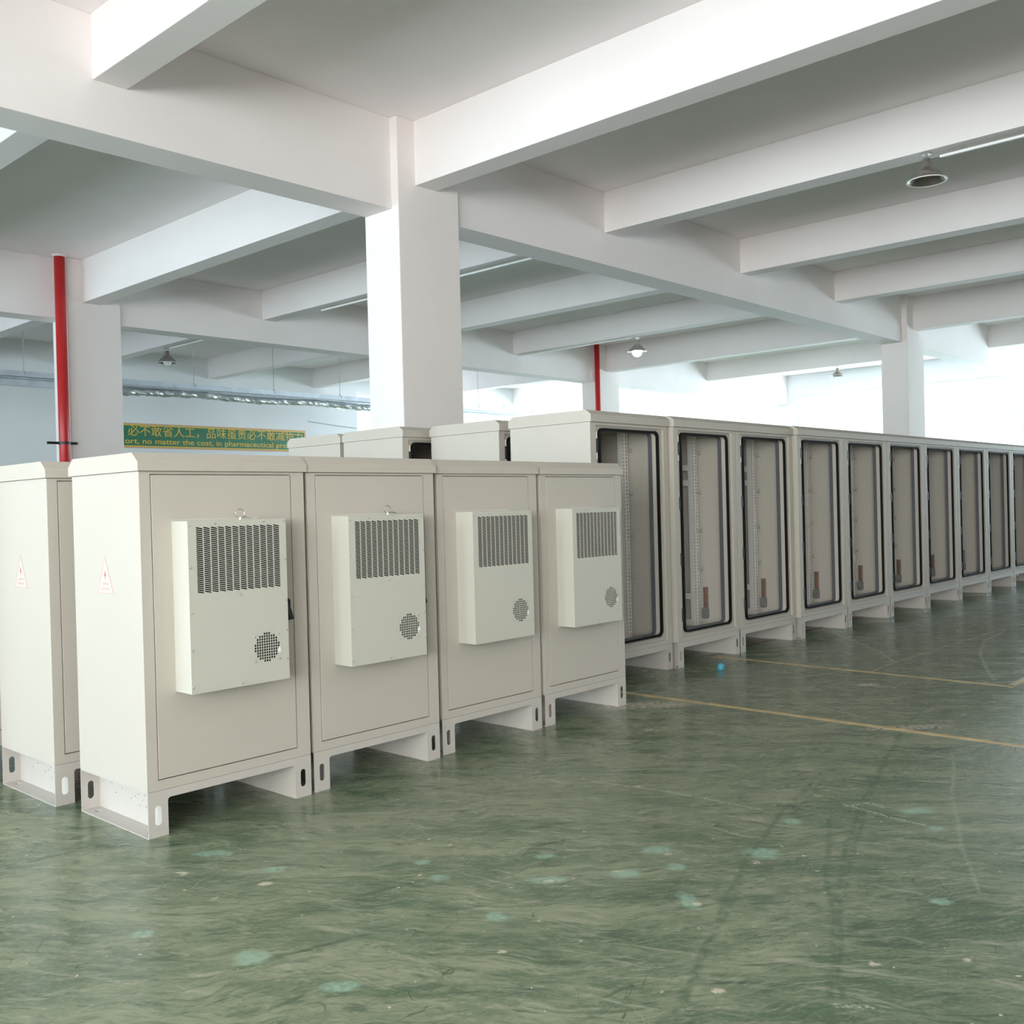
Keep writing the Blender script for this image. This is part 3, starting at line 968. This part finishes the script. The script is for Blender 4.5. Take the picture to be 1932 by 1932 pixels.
# ------------------------------------------------------------------ pendant lamps
def lamp(x, y, z, D, label, lit=False, bulb=True):
    root = empty('pendant_lamp', (x, y, z), label, 'lamp', 'bell-shaped factory lamps')
    s = D / .40
    m = MB()
    m.lathe([(0, 0), (.055 * s, 0), (.055 * s, -.012), (0, -.012)], 20)
    m.build('ceiling_plate', M['alu'], root)
    m = MB()
    m.tube([(0, 0, -.01), (0, 0, -.06 * s)], .012 * s, 10)
    m.tube([(.018 * s, 0, -.02), (.03 * s, 0, -.05 * s), (0.02 * s, 0, -.09 * s)], .004, 6)
    m.build('stem', M['steel'], root)
    m = MB()
    prof = [(.035, -.055), (.042, -.06), (.045, -.12), (.06, -.145), (.10, -.185), (.15, -.235), (.188, -.285), (.20, -.29),
            (.20, -.296), (.184, -.292), (.145, -.242), (.095, -.192), (.055, -.152), (.038, -.128), (.035, -.128)]
    m.lathe([(r * s, zz * s) for r, zz in prof], 40, closed=True)
    m.build('lamp_shade', M['alu'], root, smooth=True)
    m = MB()
    m.tube([(.2 * s * math.cos(a), .2 * s * math.sin(a), -.293 * s) for a in [i * PI / 20 for i in range(40)]], .006 * s, 8, closed=True)
    m.build('shade_rim', M['trunk'] if not lit else M['alu'], root, smooth=True)
    if bulb:
        m = MB()
        rb = .105 if lit else .085
        c = -.30 if lit else -.27
        m.lathe([(0, c + rb)] + [(rb * math.sin(a), c + rb * math.cos(a)) for a in [i * PI / 14 for i in range(1, 14)]] + [(0, c - rb)], 24)
        for v in m.bm.verts:
            v.co *= s
        m.build('bulb', M['lit'] if lit else M['bulbglass'], root, smooth=True)
    return root
lamp(10.98, 3.954, BZ, .40, 'unlit metal bell lamp hanging under a beam at upper right', bulb=False)
lamp(11.13, 20.51, BZ, .44, 'unlit bell lamp with a white bulb, above the metal tray at the left')
lamp(18.34, 13.01, BZ, .42, 'glowing bell lamp near the far red pipe', lit=True)
lamp(26.9, 12.27, BZ, .36, 'small distant lamp before the bright windows', bulb=False)

def trunk(x0, y0, x1, y1, z, lab, w=.03):
    a = math.atan2(y1 - y0, x1 - x0)
    L = math.hypot(x1 - x0, y1 - y0)
    o = MB().box(0, L, -w / 2, w / 2, -.022, 0).build('cable_trunking', M['trunk'], loc=(x0, y0, z))
    o.rotation_euler = (0, 0, a)
    tag(o, lab, 'cable trunking')
trunk(11.15, 3.87, 11.15, .47, BZ, 'white cable trunking under the beam beside the upper right lamp')
trunk(11.15, 20.42, 11.15, 16.86, BZ, 'white cable trunking by the bell lamp above the metal tray')
trunk(11.15, 14.9, 11.15, 9.0, BZ, 'white cable trunking under the beam left of the big column')
trunk(18.2, 13.08, 18.2, 16.38, BZ, 'thin white trunking running left from the glowing lamp')
trunk(14.66, 19.0, 14.66, 16.86, BZ, 'short white trunking under the beam right of the tray lamp')

# ------------------------------------------------------------------ cable tray, foil duct
TY = 20.3
tray = empty('cable_tray', (X0 + .1, TY, 4.16), 'galvanised steel cable tray hanging along the back bay below the beams', 'cable tray')
L = 30.0
MB().box(0, L, 0, .004, 0, .11).build('side_rail', M['galv'], tray)
MB().box(0, L, .396, .40, 0, .11).build('side_rail', M['galv'], tray)
MB().box(0, L, .004, .396, 0, .004).build('tray_bottom', M['galv'], tray)
rodm = MB()
rodm.tube([(0, 0, .12), (0, 0, SZ - 4.16)], .006, 6)
rodm.tube([(0, .05 * math.cos(a) - .0, .075 + .05 * math.sin(a)) for a in [math.radians(d) for d in range(-60, 241, 25)]], .010, 6)
r0 = None
for xx in (8.0, 11.67, 13.76, 15.73, 17.9, 20.72, 23.0):
    if r0 is None:
        r0 = rodm.build('hanger_rod', M['cable'], tray, loc=(xx - X0 - .1, .05, 0))
    else:
        c = r0.copy()
        COL.objects.link(c)
        c.parent = tray
        c.location = (xx - X0 - .1, .05, 0)
m = MB()
rnd = random.Random(5)
N, K = 130, 12
rings = []
for i in range(N + 1):
    t = i / N
    x = 9.0 + 10.5 * t
    rings.append([m.bm.verts.new((x, TY + .12 + (.10 + rnd.uniform(-.012, .012)) * math.cos(2 * PI * j / K),
                                  4.03 - .02 * math.sin(t * 19) + (.075 + rnd.uniform(-.016, .016)) * math.sin(2 * PI * j / K))) for j in range(K)])
for A, B in zip(rings[:-1], rings[1:]):
    for j in range(K):
        m.bm.faces.new((A[j], A[(j + 1) % K], B[(j + 1) % K], B[j]))
m.bm.faces.new(rings[0][::-1])
m.bm.faces.new(rings[-1])
tag(m.build('foil_duct', M['foil']), 'crinkled silver foil-wrapped pipe slung under the cable tray', 'pipe')
tag(MB().box(X0 + .3, 8.9, TY + .02, TY + .16, 3.98, 4.13).build('steel_channel', M['galv']), 'grey steel channel below the tray, left of the red pipe', 'channel')
for (yy, zz, lab) in ((-.03, 4.13, 'upper grey pipe clipped along the tray underside'), (.27, 4.115, 'lower grey pipe beneath the tray')):
    m = MB()
    m.tube([(x, TY + yy, zz + .008 * math.sin(x * 1.3)) for x in [X0 + .3 + i * .6 for i in range(50)]], .022, 8)
    tag(m.build('conduit_pipe', M['galv'], smooth=True), lab, 'pipe')
m = MB()
m.tube([(17.75, Y1 - .012, 4.03), (19.0, Y1 - .012, 3.93), (19.55, Y1 - .012, 3.90)], .010, 6)
tag(m.build('wall_cable', M['cable']), 'thin grey cable stretched on the back wall left of the big column', 'cable')

# ------------------------------------------------------------------ green banner
bn = empty('slogan_banner', (11.0, Y1, 3.43), 'green banner with gold Chinese and English lettering on the back wall', 'banner')
BL, BH = 17.64 - 11.0, .64
MB().box(0, BL, -.016, -.002, -BH / 2, BH / 2).build('banner_border', M['bannertan'], bn)
MB().box(.05, BL - .05, -.019, -.016, -BH / 2 + .065, BH / 2 - .065).build('banner_field', M['bannergreen'], bn)
m = MB()
m.box(.0, BL, -.0195, -.016, BH / 2 - .062, BH / 2 - .035)
m.box(.0, BL, -.0195, -.016, -BH / 2 + .035, -BH / 2 + .062)
m.build('gold_stripe', M['bannergold'], bn)

def lettering(txt, x, z, size, width, parent, name, bold=.0):
    c = bpy.data.curves.new(name, 'FONT')
    c.body = txt
    c.size = size
    c.extrude = .0015
    c.offset = bold
    c.resolution_u = 3
    t = bpy.data.objects.new('tmp', c)
    COL.objects.link(t)
    bpy.context.view_layer.update()
    dg = bpy.context.evaluated_depsgraph_get()
    me = bpy.data.meshes.new_from_object(t.evaluated_get(dg))
    COL.objects.unlink(t)
    bpy.data.objects.remove(t)
    xs = [v.co.x for v in me.vertices]
    k = width / (max(xs) - min(xs)) if width else 1
    x_0 = min(xs)
    for v in me.vertices:
        v.co = Vector(((v.co.x - x_0) * k, -v.co.z, v.co.y))
    me.materials.clear()
    me.materials.append(M['bannergold'])
    o = bpy.data.objects.new(name, me)
    COL.objects.link(o)
    o.parent = parent
    o.location = (x, -.0215, z)
    return o
lettering('必不敢省人工，品味虽贵必不敢减物力', 12.16 - 11.0, .015, .30, 5.36, bn, 'chinese_lettering', 0)
lettering('ort, no matter the cost, in pharmaceutical products', 12.08 - 11.0, -.205, .2, 5.45, bn, 'english_lettering', .002)
